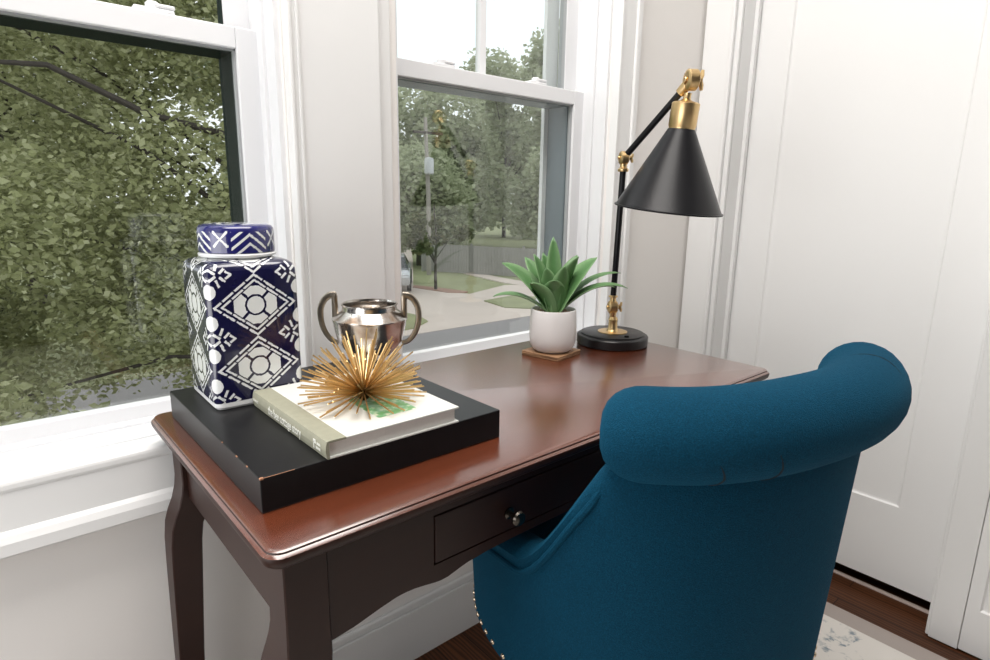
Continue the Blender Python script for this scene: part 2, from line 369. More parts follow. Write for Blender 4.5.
# double-hung windows: frame, two sashes, glass, dark outer frame, locks
def window(name, o0, o1, label, outer, mx):
    w = struct(name, white_vinyl, lambda b: (bx(b, o0, o0 + .009, 1.085, 1.245, ZS, ZH), bx(b, o1 - .009, o1, 1.085, 1.245, ZS, ZH), bx(b, o0, o1, 1.085, 1.245, ZH - .01, ZH),
                                             bx(b, o0, o1, 1.085, 1.245, .690, .7065), bx(b, o1 - .016, o1 - .006, 1.125, 1.145, ZS, ZH, .002), bx(b, o0 + .006, o0 + .016, 1.125, 1.145, ZS, ZH, .002),
                                             bx(b, o0, o1, 1.146, 1.168, .7055, .7125, .002)), label=label)
    a, c = o0 + .006, o1 - .006
    def sash(b, y0, y1, z0, z1, st, rb, rt):
        bx(b, a, a + st, y0, y1, z0, z1, .002); bx(b, c - st, c, y0, y1, z0, z1, .002)
        bx(b, a + st, c - st, y0, y1, z0, z0 + rb, .002); bx(b, a + st, c - st, y0, y1, z1 - rt, z1, .002)
    low = one('lower_sash', white_vinyl, lambda b: sash(b, 1.165, 1.188, .7115, 1.391, .040, .0265, .036), w)
    ga, gc = a + .040, c - .040
    one('glazing_bead', grey_bead, lambda b: (bx(b, ga, ga + .003, 1.172, 1.184, .738, 1.355), bx(b, gc - .003, gc, 1.172, 1.184, .738, 1.355), bx(b, ga, gc, 1.172, 1.184, 1.352, 1.355)), low)
    one('pane', glass, lambda b: bx(b, ga + .001, gc - .001, 1.180, 1.183, .737, 1.356), low)
    up = one('upper_sash', white_vinyl, lambda b: (sash(b, 1.197, 1.220, 1.356, ZH - .012, .048, .034, .04),
                                                   bx(b, mx - .009, mx + .009, 1.198, 1.216, 1.385, ZH - .04)), w)
    one('pane', glass, lambda b: bx(b, a + .049, c - .049, 1.207, 1.210, 1.388, ZH - .053), up)
    one('glazing_bead', dark_frame if outer is dark_frame else grey_bead, lambda b: (bx(b, c - .0495, c - .0455, 1.199, 1.222, 1.389, ZH - .05)), up)
    one('outer_frame', outer, lambda b: (bx(b, gc - .001, gc + .03, 1.1885, 1.262, .712, 1.3555), bx(b, ga - .03, ga + .001, 1.1885, 1.262, .712, 1.3555), bx(b, ga - .03, gc + .03, 1.1885, 1.262, 1.352, 1.3565),
                                         bx(b, ga - .03, gc + .03, 1.189, 1.262, .70, .714)), w)
    if outer is sky_tint_frame: one('outer_trim', white_vinyl, lambda b: (bx(b, gc - .016, gc + .03, 1.2625, 1.275, .70, ZH), bx(b, ga - .03, ga + .016, 1.2625, 1.275, .70, ZH)), w)
    for lx in (mx - .135, mx + .165):
        lk = one('sash_lock', white_vinyl, lambda b: (bx(b, lx - .030, lx + .030, 1.170, 1.195, 1.3905, 1.398, .002), lathe(b, [(.011, 1.397), (.011, 1.406), (.008, 1.409)], (lx, 1.183, 0), 16), bx(b, lx, lx + .032, 1.171, 1.181, 1.399, 1.406, .003)), w, True)
    return w
window('window_1', *O1, 'white double-hung window at left, trees close behind the glass', dark_frame, .11)
window('window_2', *O2, 'white double-hung window at right, street and lawn behind the glass', sky_tint_frame, .994)

# door wall
def casing_door(b):
    x = WX1
    bx(b, x - .018, x + .001, .985, 1.069, 0, 2.16, .002); bx(b, x - .024, x + .001, .972, .985, 0, 2.16, .004); bx(b, x - .012, x + .001, DY1, .972, 0, 2.09, .003)
struct('trim_6', white_trim, casing_door)
def casing_mull(b):
    x = WX1
    bx(b, x - .020, x + .001, .208, .270, .004, 2.09, .002); bx(b, x - .014, x + .001, .270, DY0, .004, 2.09, .003)
struct('trim_7', white_trim, casing_mull)
struct('trim_8', white_trim, lambda b: (bx(b, WX1 - .018, WX1 + .001, -.65, .985, 2.09, 2.17, .002), bx(b, WX1 - .018, WX1 + .001, -.65, -.57, 0, 2.09, .002)))
def jamb(b):
    bx(b, WX1 + .0, WX1 + .16, DY1 - .001, DY1 + .02, 0, 2.09); bx(b, WX1, WX1 + .16, DY0 - .02, DY0 + .001, 0, 2.09); bx(b, WX1, WX1 + .16, DY0, DY1, 2.07, 2.09)
    bx(b, WX1 + .060, WX1 + .078, DY1 - .012, DY1, 0, 2.08, .002)
struct('trim_9', white_trim, jamb)
struct('trim_10', mat('worn_threshold', (.46, .38, .34), .5), lambda b: bx(b, 1.862, 1.876, DY0, DY1, -.01, .005, .002), label='thin pale threshold strip under the door')
struct('wall_closet', black_void, lambda b: bx(b, 2.0, 2.05, -.6, WY, -.05, 2.2))
def panelled(b, x, y0, y1, z0, z1, panels, th=.035, dp=.006):
    ys = sorted({y0, y1} | {p[0] for p in panels} | {p[1] for p in panels}); zs = sorted({z0, z1} | {p[2] for p in panels} | {p[3] for p in panels})
    for i in range(len(ys) - 1):
        for j in range(len(zs) - 1):
            cy, cz = (ys[i] + ys[i + 1]) / 2, (zs[j] + zs[j + 1]) / 2
            if any(p[0] < cy < p[1] and p[2] < cz < p[3] for p in panels): continue
            v = [b.verts.new((x, y, z)) for y, z in ((ys[i], zs[j]), (ys[i + 1], zs[j]), (ys[i + 1], zs[j + 1]), (ys[i], zs[j + 1]))]; b.faces.new(v)
    for a, c, d, e in panels:
        loops = []
        for off, dx in ((0, 0), (.004, dp * .8), (.009, dp)):
            loops.append([b.verts.new((x + dx, y, z)) for y, z in ((a + off, d + off), (c - off, d + off), (c - off, e - off), (a + off, e - off))])
        for l, m_ in zip(loops, loops[1:]):
            for k in range(4): b.faces.new((l[k], l[(k + 1) % 4], m_[(k + 1) % 4], m_[k]))
        b.faces.new(loops[-1])
    bmesh.ops.remove_doubles(b, verts=b.verts, dist=1e-5)
    bx(b, x + dp + .001, x + th, y0, y1, z0, z1)
    for q in (((x, y0, z0), (x + th, y0, z0), (x + th, y0, z1), (x, y0, z1)), ((x, y1, z0), (x + th, y1, z0), (x + th, y1, z1), (x, y1, z1)), ((x, y0, z0), (x, y1, z0), (x + th, y1, z0), (x + th, y0, z0))):
        b.faces.new([b.verts.new(p) for p in q])
d1 = struct('door_1', door_paint, lambda b: panelled(b, 1.858, DY0 + .003, DY1 - .003, .040, 2.068, [(.402, .852, .277, 2.00)]), label='white panelled door at right, dark gap under it')
kn = one('knob', knob_metal, lambda b: lathe(b, [(.030, 0), (.030, .005), (.010, .008), (.010, .035), (.026, .042), (.028, .055), (.018, .066), (.004, .068)], (1.857, .34, .88), 28, (-1, 0, 0)), d1, True) if False else None
d2 = struct('door_2', door_paint, lambda b: panelled(b, 1.757, -.555, .2068, .006, 2.075, [(-.53, .180, .127, 2.0)], th=.030), label='white panelled door at the right edge beside the casing')

# ------------------------------------------------------------------ outdoors
ZG = -3.0
struct('ground', lawn_m, lambda b: bx(b, -80, 120, 1.6, 170, ZG - .3, ZG))
struct('road', asphalt, lambda b: bx(b, -80, 120, 6.5, 14.9, ZG, ZG + .02))
struct('side_street', concrete, lambda b: prism(b, [(11.6, 19.0), (15.0, 22.9), (21.1, 32.2), (30.2, 46.6), (44.2, 67.1), (40, 70), (26, 48), (10.5, 24)], ZG, ZG + .03))
struct('driveway', concrete, lambda b: prism(b, [(9.0, 14.85), (24, 14.85), (24, 18.6), (18.9, 21.0), (15.9, 19.9), (15.3, 21.2), (15.1, 23.2), (11, 23.5), (9.5, 19)], ZG, ZG + .035))
struct('sidewalk', concrete, lambda b: prism(b, [(20.6, 28.6), (19.4, 21.8), (19.6, 19.3), (20.5, 20.0), (20.5, 23.2), (21.3, 28.3)], ZG, ZG + .05))
def lawn_patch(poly): return lambda b: prism(b, poly, ZG, ZG + .07)
struct('lawn_island', lawn_m, lawn_patch([(15.2, 18.1), (17.0, 18.4), (17.6, 17.6), (17.2, 16.4), (15.6, 15.7), (14.9, 16.5)]))
struct('lawn_corner', lawn_m, lawn_patch([(8.4, 15.2), (10.2, 15.5), (11.1, 16.1), (11.4, 17.1), (11.3, 17.9), (9.5, 18.6), (8.2, 17)]))
struct('mulch_bed', mulch_m, lambda b: prism(b, [(14.9, 22.8), (15.3, 20.7), (15.8, 20.2), (16.2, 20.4), (15.8, 22.0), (15.3, 23.3)], ZG, ZG + .06))
def mound(b): lathe(b, [(9, -.2), (7, 1.2), (3, 2.0), (.1, 2.2)], (-2, 30, ZG), 24)

def leafquads(b, centres, n, size, rg, shell=.55):
    tot = sum(c[3] ** 2 for c in centres)
    for cx, cy, cz, r in centres:
        for _ in range(int(n * r * r / tot)):
            v = Vector((rg.gauss(0, 1), rg.gauss(0, 1), rg.gauss(0, 1))).normalized() * (r * (shell + (1 - shell) * rg.random()) * rg.uniform(.82, 1.1))
            p = Vector((cx, cy, cz)) + Vector((v.x, v.y, v.z * .8))
            s = size * rg.uniform(.55, 1.35)
            a = Vector((rg.gauss(0, 1), rg.gauss(0, 1), rg.gauss(0, .45))).normalized(); t = Vector((rg.gauss(0, 1), rg.gauss(0, 1), rg.gauss(0, 1)))
            c = a.cross(t).normalized() * (s * .36); a *= s * .62
            b.faces.new([b.verts.new(p - a), b.verts.new(p + c), b.verts.new(p + a), b.verts.new(p - c)])
def tree(label, base, height, blobs, n, size, fm, tr, seed, name='tree', group=None, cat='tree', branches=()):
    rg = random.Random(seed); t = thing(name, label, cat, base, 0, group)
    bm = nb(); leafquads(bm, blobs, n, size, rg)
    me = bpy.data.meshes.new('crown'); bm.to_mesh(me); bm.free(); me.materials.append(fm); o = bpy.data.objects.new('crown', me); C.objects.link(o); o.parent = t
    bm = nb(); k = 6
    tube(bm, [(math.sin(i * 1.3 + seed) * tr * .6 * i / k, math.cos(i * 1.7 + seed) * tr * .6 * i / k, height * i / k) for i in range(k + 1)], [tr * (1 - .75 * i / k) for i in range(k + 1)], 9)
    for cx, cy, cz, r in blobs[:14]:
        s = Vector((0, 0, min(height * .8, max(height * .25, cz * .55)))); e = Vector((cx, cy, cz)); mid = (s + e) / 2 + Vector((0, 0, .3))
        tube(bm, [s, mid, e], [tr * .34, tr * .2, tr * .06], 6)
    for br in branches: tube(bm, br[0], br[1], 7)
    obj('trunk', bm, bark, t, True); return t
def blobs(rg, n, rx, ry, z0, z1, r0, r1, ox=0, oy=0):
    return [(ox + rg.uniform(-rx, rx), oy + rg.uniform(-ry, ry), rg.uniform(z0, z1), rg.uniform(r0, r1)) for _ in range(n)]
rg = random.Random(11)
nearb = blobs(rg, 56, 2.9, 1.2, 1.6, 9.0, .7, 1.3, -2.2, 0)
tree('large leafy oak closest behind the left window', (3.75, 8.7, ZG), 6.5, nearb, 135000, .072, fol_near, .13, 3,
     branches=[([(0, -.1, 4.3), (-1.2, -1.0, 4.75), (-2.2, -1.35, 4.9), (-3.0, -1.4, 5.25), (-3.7, -1.4, 5.2)], [.07, .045, .035, .028, .015]), ([(0, -.2, 5.0), (-1.0, -1.2, 5.3), (-1.7, -1.4, 5.9)], [.06, .03, .012])])
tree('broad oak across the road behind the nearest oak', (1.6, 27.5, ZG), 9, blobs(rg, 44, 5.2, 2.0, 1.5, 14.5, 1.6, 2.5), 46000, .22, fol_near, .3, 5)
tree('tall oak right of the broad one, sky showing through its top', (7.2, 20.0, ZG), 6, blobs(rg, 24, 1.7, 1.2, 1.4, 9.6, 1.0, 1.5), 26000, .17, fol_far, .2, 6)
for i, (x, y, s_, lb) in enumerate(((-.3, 17.3, 1.0, 'low dark shrub across the road, left of the others'), (2.6, 17.5, 1.1, 'low dark shrub across the road, in the middle of the row'), (5.5, 17.2, .95, 'low dark shrub across the road, right end of the row'))):
    tree(lb, (x, y, ZG), 1.2 * s_, blobs(rg, 9, .75 * s_, .5, .5, 2.0 * s_, .4, .62), 6000, .12, fol_dark, .06, 20 + i, 'shrub', 'shrubs across the road', 'shrub')
tree('olive bush in front of the nearest oak by the house', (.05, 5.2, ZG), 2.2, blobs(rg, 12, .75, .5, 1.0, 2.5, .35, .6), 14000, .075, fol_near, .04, 31, 'shrub', None, 'shrub')
# trees behind the fence, seen through the right window
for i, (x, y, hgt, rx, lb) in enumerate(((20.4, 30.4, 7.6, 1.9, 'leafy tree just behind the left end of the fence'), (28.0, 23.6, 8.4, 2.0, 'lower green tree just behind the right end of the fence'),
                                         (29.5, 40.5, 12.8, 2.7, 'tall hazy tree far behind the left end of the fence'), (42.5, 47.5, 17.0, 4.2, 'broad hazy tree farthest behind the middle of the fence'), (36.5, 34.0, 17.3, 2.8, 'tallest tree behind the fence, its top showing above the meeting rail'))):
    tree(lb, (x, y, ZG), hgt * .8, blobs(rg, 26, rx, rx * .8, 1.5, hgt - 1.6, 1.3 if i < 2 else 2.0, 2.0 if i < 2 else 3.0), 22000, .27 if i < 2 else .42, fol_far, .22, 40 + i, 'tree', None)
tree('slim young street tree on a mulch bed by the driveway', (15.4, 21.7, ZG), 3.8, blobs(rg, 9, 1.0, .8, 1.9, 3.2, .3, .55), 1100, .20, fol_dark, .075, 60, 'street_tree', None, 'tree')
tree('distant hazy tree beyond the side street', (33, 60, ZG), 7, blobs(rg, 14, 7, 3, 3, 9, 2.2, 3.6), 6000, .6, fol_far, .35, 61)
# wooden fence
ft = thing('garden_fence', 'long grey board fence behind the lawn, below the trees', 'fence', (18.8, 27.8, ZG))
def fence_line(i): t = i / 12; return Vector((t * 8.4, -t * 15.6, 0))
fd = Vector((8.4, -15.6, 0)).normalized(); fn_ = Vector((-fd.y, fd.x, 0))
def boards(b):
    L = (fence_line(12)).length; k = int(L / .16)
    for i in range(k):
        p = fd * (i * .16); q = fd * (i * .16 + .145)
        v = [b.verts.new(p + fn_ * o + Vector((0, 0, z))) for z in (.05, 1.55) for o in (0, .025)] + [b.verts.new(q + fn_ * o + Vector((0, 0, z))) for z in (.05, 1.55) for o in (0, .025)]
        for f in ((0, 2, 6, 4), (1, 5, 7, 3), (2, 3, 7, 6), (0, 1, 3, 2), (4, 6, 7, 5)): b.faces.new([v[j] for j in f])
one('board_panel', fence_m, boards, ft)
for i in range(0, 13, 2):
    p = fence_line(i) + fn_ * .07; one('post', fence_m, lambda b: bx(b, p.x - .05, p.x + .05, p.y - .05, p.y + .05, 0, 1.65, .01), ft)
# utility pole with transformer
up_ = thing('utility_pole', 'grey utility pole with a small transformer behind the lawn', 'pole', (18.3, 26.4, ZG))
one('pole', mat('weathered_pole', (.34, .32, .29), .9), lambda b: tube(b, [(0, 0, 0), (0, 0, 4.2), (-.12, .05, 8.0)], [.13, .115, .09], 12), up_, True)
one('crossarm', bark, lambda b: bx(b, -.9, .9, -.05, .05, 7.2, 7.32), up_)
one('transformer', mat('pale_transformer', (.55, .57, .58), .5), lambda b: lathe(b, [(.20, 0), (.24, .05), (.24, .72), (.2, .8), (.06, .84)], (-.16, -.32, 5.2), 20), up_, True)
# parked car
ct = thing('car', 'silver parked car at the left edge of the driveway view', 'car', (14.3, 23.6, ZG + .035), math.atan2(1.5, 1))
car_p = mat('silver_car_paint', (.55, .57, .60), .25, .6); tyre = mat('tyre_rubber', (.02, .02, .02), .8); carglass = mat('car_glass', (.04, .05, .06), .08)
def car_body(b):
    prof = [(-2.1, .35), (-2.15, .75), (-2.0, .98), (-1.1, 1.05), (1.0, 1.0), (1.9, .85), (2.15, .6), (2.1, .35)]
    for s in (0,):
        a = [b.verts.new((x, -.85, z)) for x, z in prof]; c = [b.verts.new((x, .85, z)) for x, z in prof]; n = len(prof)
        b.faces.new(a); b.faces.new(c[::-1])
        for i in range(n): b.faces.new((a[i], a[(i + 1) % n], c[(i + 1) % n], c[i]))
    bmesh.ops.bevel(b, geom=b.edges[:], offset=.05, segments=2, affect='EDGES')
one('body', car_p, car_body, ct, True)
def cabin(b):
    lo = [(-1.5, -.78), (1.1, -.78), (1.1, .78), (-1.5, .78)]; hi = [(-1.0, -.6), (.4, -.6), (.4, .6), (-1.0, .6)]
    a = [b.verts.new((x, y, 1.0)) for x, y in lo]; c = [b.verts.new((x, y, 1.46)) for x, y in hi]
    b.faces.new(a[::-1]); b.faces.new(c)
    for i in range(4): b.faces.new((a[i], a[(i + 1) % 4], c[(i + 1) % 4], c[i]))
    bmesh.ops.bevel(b, geom=b.edges[:], offset=.04, segments=2, affect='EDGES')
one('cabin_glass', carglass, cabin, ct, True)
one('roof', car_p, lambda b: bx(b, -.98, .38, -.6, .6, 1.44, 1.48, .02), ct, True)
for sx in (-1.3, 1.3):
    for sy in (-.80, .80): one('wheel', tyre, lambda b: lathe(b, [(.2, -.1), (.32, -.1), (.335, -.07), (.335, .07), (.32, .1), (.2, .1)], (sx, sy, .335), 24, (0, 1, 0)), ct, True)

# ------------------------------------------------------------------ rug
rt = thing('area_rug', 'cream patterned rug with a taupe border on the dark floor', 'rug', (.2, -.6, 0))
one('border', rug_base, lambda b: bx(b, -.95, 1.49, -2.4, 1.30, 0.0005, .008, .003), rt)
one('field', rug_field, lambda b: bx(b, -.89, 1.425, -2.34, 1.24, .0075, .0095, .001), rt)

# ------------------------------------------------------------------ desk
DX0, DX1, DYF, DYB, DZ = .178, 1.264, .537, 1.0515, .755
dk = thing('writing_desk', 'reddish brown wooden writing desk with shaped apron and drawer under the windows', 'desk', (0, 0, 0))
dk.location = ((DX0 + DX1) / 2, (DYF + DYB) / 2, 0); DO = Vector(dk.location)
def dpart(name, m, fn, smooth=False, parent=None, angle=None): return one(name, m, fn, parent or dk, smooth, DO, angle)
def rrect(x0, x1, y0, y1, r, n=6):
    o = []
    for cx, cy, a0 in ((x1 - r, y1 - r, 0), (x0 + r, y1 - r, 90), (x0 + r, y0 + r, 180), (x1 - r, y0 + r, 270)):
        for i in range(n + 1): a = math.radians(a0 + 90 * i / n); o.append((cx + r * math.cos(a), cy + r * math.sin(a)))
    return o
def stacked(b, x0, x1, y0, y1, rad, levels, n=6):   # levels: (inset, z)
    rings = []
    for ins, z in levels: rings.append([b.verts.new((x, y, z)) for x, y in rrect(x0 + ins, x1 - ins, y0 + ins, y1 - ins, max(.001, rad - ins), n)])
    for a, c in zip(rings, rings[1:]):
        for i in range(len(a)): b.faces.new((a[i], a[(i + 1) % len(a)], c[(i + 1) % len(a)], c[i]))
    b.faces.new(rings[0][::-1]); b.faces.new(rings[-1])
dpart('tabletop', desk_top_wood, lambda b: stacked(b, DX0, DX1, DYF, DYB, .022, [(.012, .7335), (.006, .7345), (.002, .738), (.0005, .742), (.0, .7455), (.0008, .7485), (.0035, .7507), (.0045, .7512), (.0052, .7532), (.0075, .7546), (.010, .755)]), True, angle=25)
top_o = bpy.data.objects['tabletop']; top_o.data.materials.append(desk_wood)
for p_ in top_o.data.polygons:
    if p_.normal.z < .5: p_.material_index = 1  # same wood all over; darker edge colour paints in the shade there
LX0, LX1, LYF, LYB = .1995, 1.2425, .557, 1.012
LW = .049
def leg(sx, sy):
    def fn(b):
        # z, outward offset, width across x, depth along y
        if sy > 0: prof = [(.7335, 0, .049, .049), (.66, 0, .049, .049), (.642, .002, .050, .049), (.62, .007, .0505, .049), (.60, .014, .0495, .049), (.58, .0190, .0465, .049), (.55, .0220, .0460, .048), (.50, .0235, .045, .046), (.34, .0265, .039, .040), (.15, .028, .034, .034), (.03, .026, .032, .032), (0, .026, .034, .034)]
        else: prof = [(.7335, 0, .050, .049), (.66, 0, .050, .049), (.636, .0005, .0505, .050), (.617, .001, .0515, .057), (.597, .002, .0525, .067), (.576, .004, .0525, .077), (.556, .007, .0505, .083), (.52, .012, .048, .080), (.46, .018, .045, .068), (.34, .0255, .039, .046), (.15, .028, .034, .034), (.03, .026, .032, .032), (0, .026, .034, .034)]
        rings = []
        for z, o, w, d in prof:
            if z < .02 and sy < 0: z = .0098
            ox = (LX0 - o) if sx < 0 else (LX1 + o); oy = (LYF - min(o, .01) * .3) if sy < 0 else LYB + o * .6
            x0, x1 = (ox, ox + w) if sx < 0 else (ox - w, ox); y0, y1 = (oy, oy + d) if sy < 0 else (oy - d, oy)
            rings.append([b.verts.new((x, y, z)) for x, y in rrect(x0, x1, y0, y1, .0016, 1)])
        for a, c in zip(rings, rings[1:]):
            for i in range(len(a)): b.faces.new((a[i], a[(i + 1) % len(a)], c[(i + 1) % len(a)], c[i]))
        b.faces.new(rings[0][::-1]); b.faces.new(rings[-1])
    return fn
for sx in (-1, 1):
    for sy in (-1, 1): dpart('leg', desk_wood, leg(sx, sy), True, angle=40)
DRX0, DRX1, DRZ0, DRZ1 = .3915, 1.0535, .6455, .7155
xm = (LX0 + LX1) / 2
def apz(x):
    h = abs(x - xm); e = xm - h   # mirrored to the left half
    pts = [(.25, .611), (.28, .6148), (.313, .6222), (.335, .6262), (.347, .627), (.362, .6262), (.376, .624), (.392, .621), (.406, .6193), (.418, .6208), (.430, .6242), (.446, .6275), (.48, .6305), (.53, .632), (.73, .632)]
    for (a, za), (c, zc) in zip(pts, pts[1:]):
        if a <= e <= c: return za + (zc - za) * (e - a) / (c - a)
    return .611
def strip(b, x0, x1, y0, y1, zlo, zhi, n):
    xs = [x0 + (x1 - x0) * i / n for i in range(n + 1)]
    rows = [[b.verts.new((x, y, f(x))) for x in xs] for y, f in ((y0, zlo), (y0, zhi), (y1, zhi), (y1, zlo))]
    for a, c in zip(rows, rows[1:] + rows[:1]):
        for i in range(n): b.faces.new((a[i], a[i + 1], c[i + 1], c[i]))
    b.faces.new([r[0] for r in rows]); b.faces.new([r[-1] for r in rows][::-1])
def front_apron(b):
    y0, y1 = .559, .577; a, c = LX0 + LW - .001, LX1 - LW + .001
    strip(b, a, DRX0, y0, y1, apz, lambda x: .7335, 24); strip(b, DRX1, c, y0, y1, apz, lambda x: .7335, 24)
    strip(b, DRX0, DRX1, y0, y1, apz, lambda x: DRZ0, 60); strip(b, DRX0, DRX1, y0, y1, lambda x: DRZ1, lambda x: .7335, 4)
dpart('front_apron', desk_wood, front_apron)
for s, x in ((-1, LX0 + .008), (1, LX1 - .008)): dpart('side_apron', desk_wood, lambda b: bx(b, min(x, x - s * .016), max(x, x - s * .016), LYF + LW - .002, LYB - LW + .002, .634, .7335))
dpart('back_apron', desk_wood, lambda b: bx(b, LX0 + LW - .002, LX1 - LW + .002, LYB - .026, LYB - .010, .637, .7335))
dr = dpart('drawer', desk_wood, lambda b: bx(b, DRX0 + .0022, DRX1 - .0022, .5585, .574, DRZ0 + .0022, DRZ1 - .0022, .0012))
dpart('drawer_box', drawer_gap, lambda b: bx(b, DRX0 - .004, DRX1 + .004, .5745, .92, DRZ0 - .004, DRZ1 + .004), parent=dr)
for kx in (.519, .921): dpart('knob', knob_metal, lambda b: lathe(b, [(.0085, 0), (.0085, .002), (.004, .004), (.0035, .012), (.0060, .0145), (.0105, .0175), (.0112, .0205), (.0095, .0235), (.005, .0252), (.001, .0256)], (kx, .5585, .674), 24, (0, -1, 0)), True, dr)

# ------------------------------------------------------------------ things on the desk
BX0, BX1, BY0, BY1, BZ0, BZ1 = .2060, .5590, .6255, 1.016, .7552, .798
bt = thing('display_box', 'flat black lacquered wooden box under the jar and book on the desk', 'box', ((BX0 + BX1) / 2, (BY0 + BY1) / 2, BZ0)); BO = Vector(bt.location)
one('body', black_lacquer, lambda b: bx(b, BX0, BX1, BY0, BY1, BZ0, BZ1, .0013, 2), bt, False, BO)
for q in ((BX0 - .0002, BX0 + .004, BY0 - .0002, BY0 + .003, BZ1 - .0022, BZ1 + .0002), (BX0 - .0002, BX0 + .0011, .665, .669, BZ1 - .0015, BZ1 + .0001), (BX0 - .0002, BX0 + .0011, .70, .705, BZ1 - .0015, BZ1 + .0001), (BX0 - .0002, BX0 + .0011, .755, .758, BZ1 - .0015, BZ1 + .0001), (.208, .246, BY0 - .0001, BY0 + .0006, BZ1 - .0009, BZ1 - .0001)):
    one('worn_chip', worn_wood, lambda b: bx(b, *q, .0004), bt, False, BO)
# ginger jar
JX, JY, JZ, JS = .3000, .9340, .7983, .1315
jt = thing('ginger_jar', 'tall square navy and white patterned porcelain jar on the black box', 'jar', (JX, JY, JZ), math.radians(-1))
jt.scale = (1, 1, 1.03)
def jar_ring(w, r, nseg):
    """points (x, y, side, u) around a rounded square starting at a corner middle"""
    h = w / 2; out = []
    for s in range(4):
        a0 = s * PI / 2
        loc = []
        for i in range(4): a = -PI / 4 + PI / 4 * i / 3; loc.append((h - r + r * math.cos(a + 0) , -(h - r) + r * math.sin(a)))
        for i in range(1, nseg): loc.append((h, -(h - r) + (w - 2 * r) * i / nseg))
        for i in range(4): a = PI / 4 * i / 3; loc.append((h - r + r * math.cos(a), (h - r) + r * math.sin(a)))
        c_, s_ = math.cos(a0), math.sin(a0)
        out.append([(x * c_ - y * s_, x * s_ + y * c_, y) for x, y in loc])
    return out
def jar_body(b):
    uvl = b.loops.layers.uv.new('uv')
    prof = [(JS - .004, .0095, .008), (JS - .001, .0105, .012), (JS, .03, .013), (JS, .10, .013), (JS, .18, .013), (JS - .001, .193, .0135), (JS - .006, .200, .015), (JS - .016, .2045, .018), (JS - .034, .2075, .028), (JS - .05, .209, .034)]
    grid = [[(z, [[(b.verts.new((x, y, z)), y0) for x, y, y0 in side] for side in jar_ring(w, r, 4)])] for w, z, r in prof]
    vv = 0; vs = [0.0]
    for (w0, z0, _), (w1, z1, _) in zip(prof, prof[1:]): vv += math.hypot((w0 - w1) / 2, z1 - z0); vs.append(vv)
    for k in range(len(grid) - 1):
        A, B = grid[k][0][1], grid[k + 1][0][1]
        for s in range(4):
            for i in range(len(A[s]) - 1):
                f = b.faces.new((A[s][i][0], A[s][i + 1][0], B[s][i + 1][0], B[s][i][0]))
                for l, (u, v) in zip(f.loops, ((A[s][i][1], vs[k]), (A[s][i + 1][1], vs[k]), (B[s][i + 1][1], vs[k + 1]), (B[s][i][1], vs[k + 1]))): l[uvl].uv = (u, v - .004 + .0)
    b.faces.new([p[0] for s in grid[-1][0][1] for p in s[:-1]])
    bmesh.ops.remove_doubles(b, verts=b.verts, dist=1e-5)
one('body', jar_pat, jar_body, jt, True)
one('foot', navy_rim, lambda b: stacked(b, -JS / 2 + .0006, JS / 2 - .0006, -JS / 2 + .0006, JS / 2 - .0006, .012, [(.003, 0.0004), (0, .004), (0, .0098)]), jt, True)['label'] = 'plain white foot'
one('neck', navy_rim, lambda b: lathe(b, [(.045, .207), (.0535, .2105), (.0545, .2135), (.052, .2155)], n=48), jt, True)
def lid(b):
    uvl = b.loops.layers.uv.new('uv')
    prof = [(.0515, .2155), (.0530, .2165), (.0533, .219), (.0533, .244), (.0525, .2495), (.0495, .2530), (.044, .2548), (.030, .2562), (.012, .2566), (.001, .2567)]
    rings = lathe(b, prof, n=64, caps=False); n = 64
    b.verts.ensure_lookup_table(); b.verts.index_update()
    vs = [0.0]
    for (a, za), (c, zc) in zip(prof, prof[1:]): vs.append(vs[-1] + math.hypot(a - c, za - zc))
    idx = {v: (k, i) for k, r in enumerate(rings) for i, v in enumerate(r)}
    for f in b.faces:
        ii = [idx[l.vert][1] for l in f.loops]
        for l in f.loops:
            k, i = idx[l.vert]
            if max(ii) == n - 1 and min(ii) == 0 and i == 0: i = n
            l[uvl].uv = (i / n * .348, vs[k])
    b.faces.new(rings[-1])
one('lid', lid_pat, lid, jt, True)

# book
KX0, KX1, KY0, KY1, KZ0, KZ1 = .2840, .4810, .6235, .8645, .7981, .8212
kt = thing('book', 'hardback book with pale cover and sage spine on the black box', 'book', ((KX0 + KX1) / 2, (KY0 + KY1) / 2, KZ0)); KO = Vector(kt.location)
one('page_block', paper, lambda b: bx(b, KX0 + .003, KX1 - .005, KY0 + .004, KY1 - .004, KZ0 + .0025, KZ1 - .0025), kt, False, KO)
one('front_cover', cover_white, lambda b: bx(b, KX0 + .026, KX1, KY0, KY1, KZ1 - .0027, KZ1, .0008), kt, False, KO)
one('back_cover', cover_white, lambda b: bx(b, KX0 + .004, KX1, KY0, KY1, KZ0, KZ0 + .0027, .0008), kt, False, KO)
def spine(b):
    prof = [(KX0 + .026, KZ1), (KX0 + .006, KZ1 + .0002), (KX0 + .001, KZ1 - .0005), (KX0, KZ1 - .004), (KX0 - .0012, (KZ0 + KZ1) / 2), (KX0, KZ0 + .004), (KX0 + .001, KZ0 + .0005), (KX0 + .004, KZ0), (KX0 + .004, KZ0 + .0027), (KX0 + .0035, KZ1 - .0027), (KX0 + .026, KZ1 - .0027)]
    a = [b.verts.new((x, KY0, z)) for x, z in prof]; c = [b.verts.new((x, KY1, z)) for x, z in prof]; n = len(prof)
    b.faces.new(a); b.faces.new(c[::-1])
    for i in range(n): b.faces.new((a[i], a[(i + 1) % n], c[(i + 1) % n], c[i]))
sp = one('spine', sage, spine, kt, False, KO)
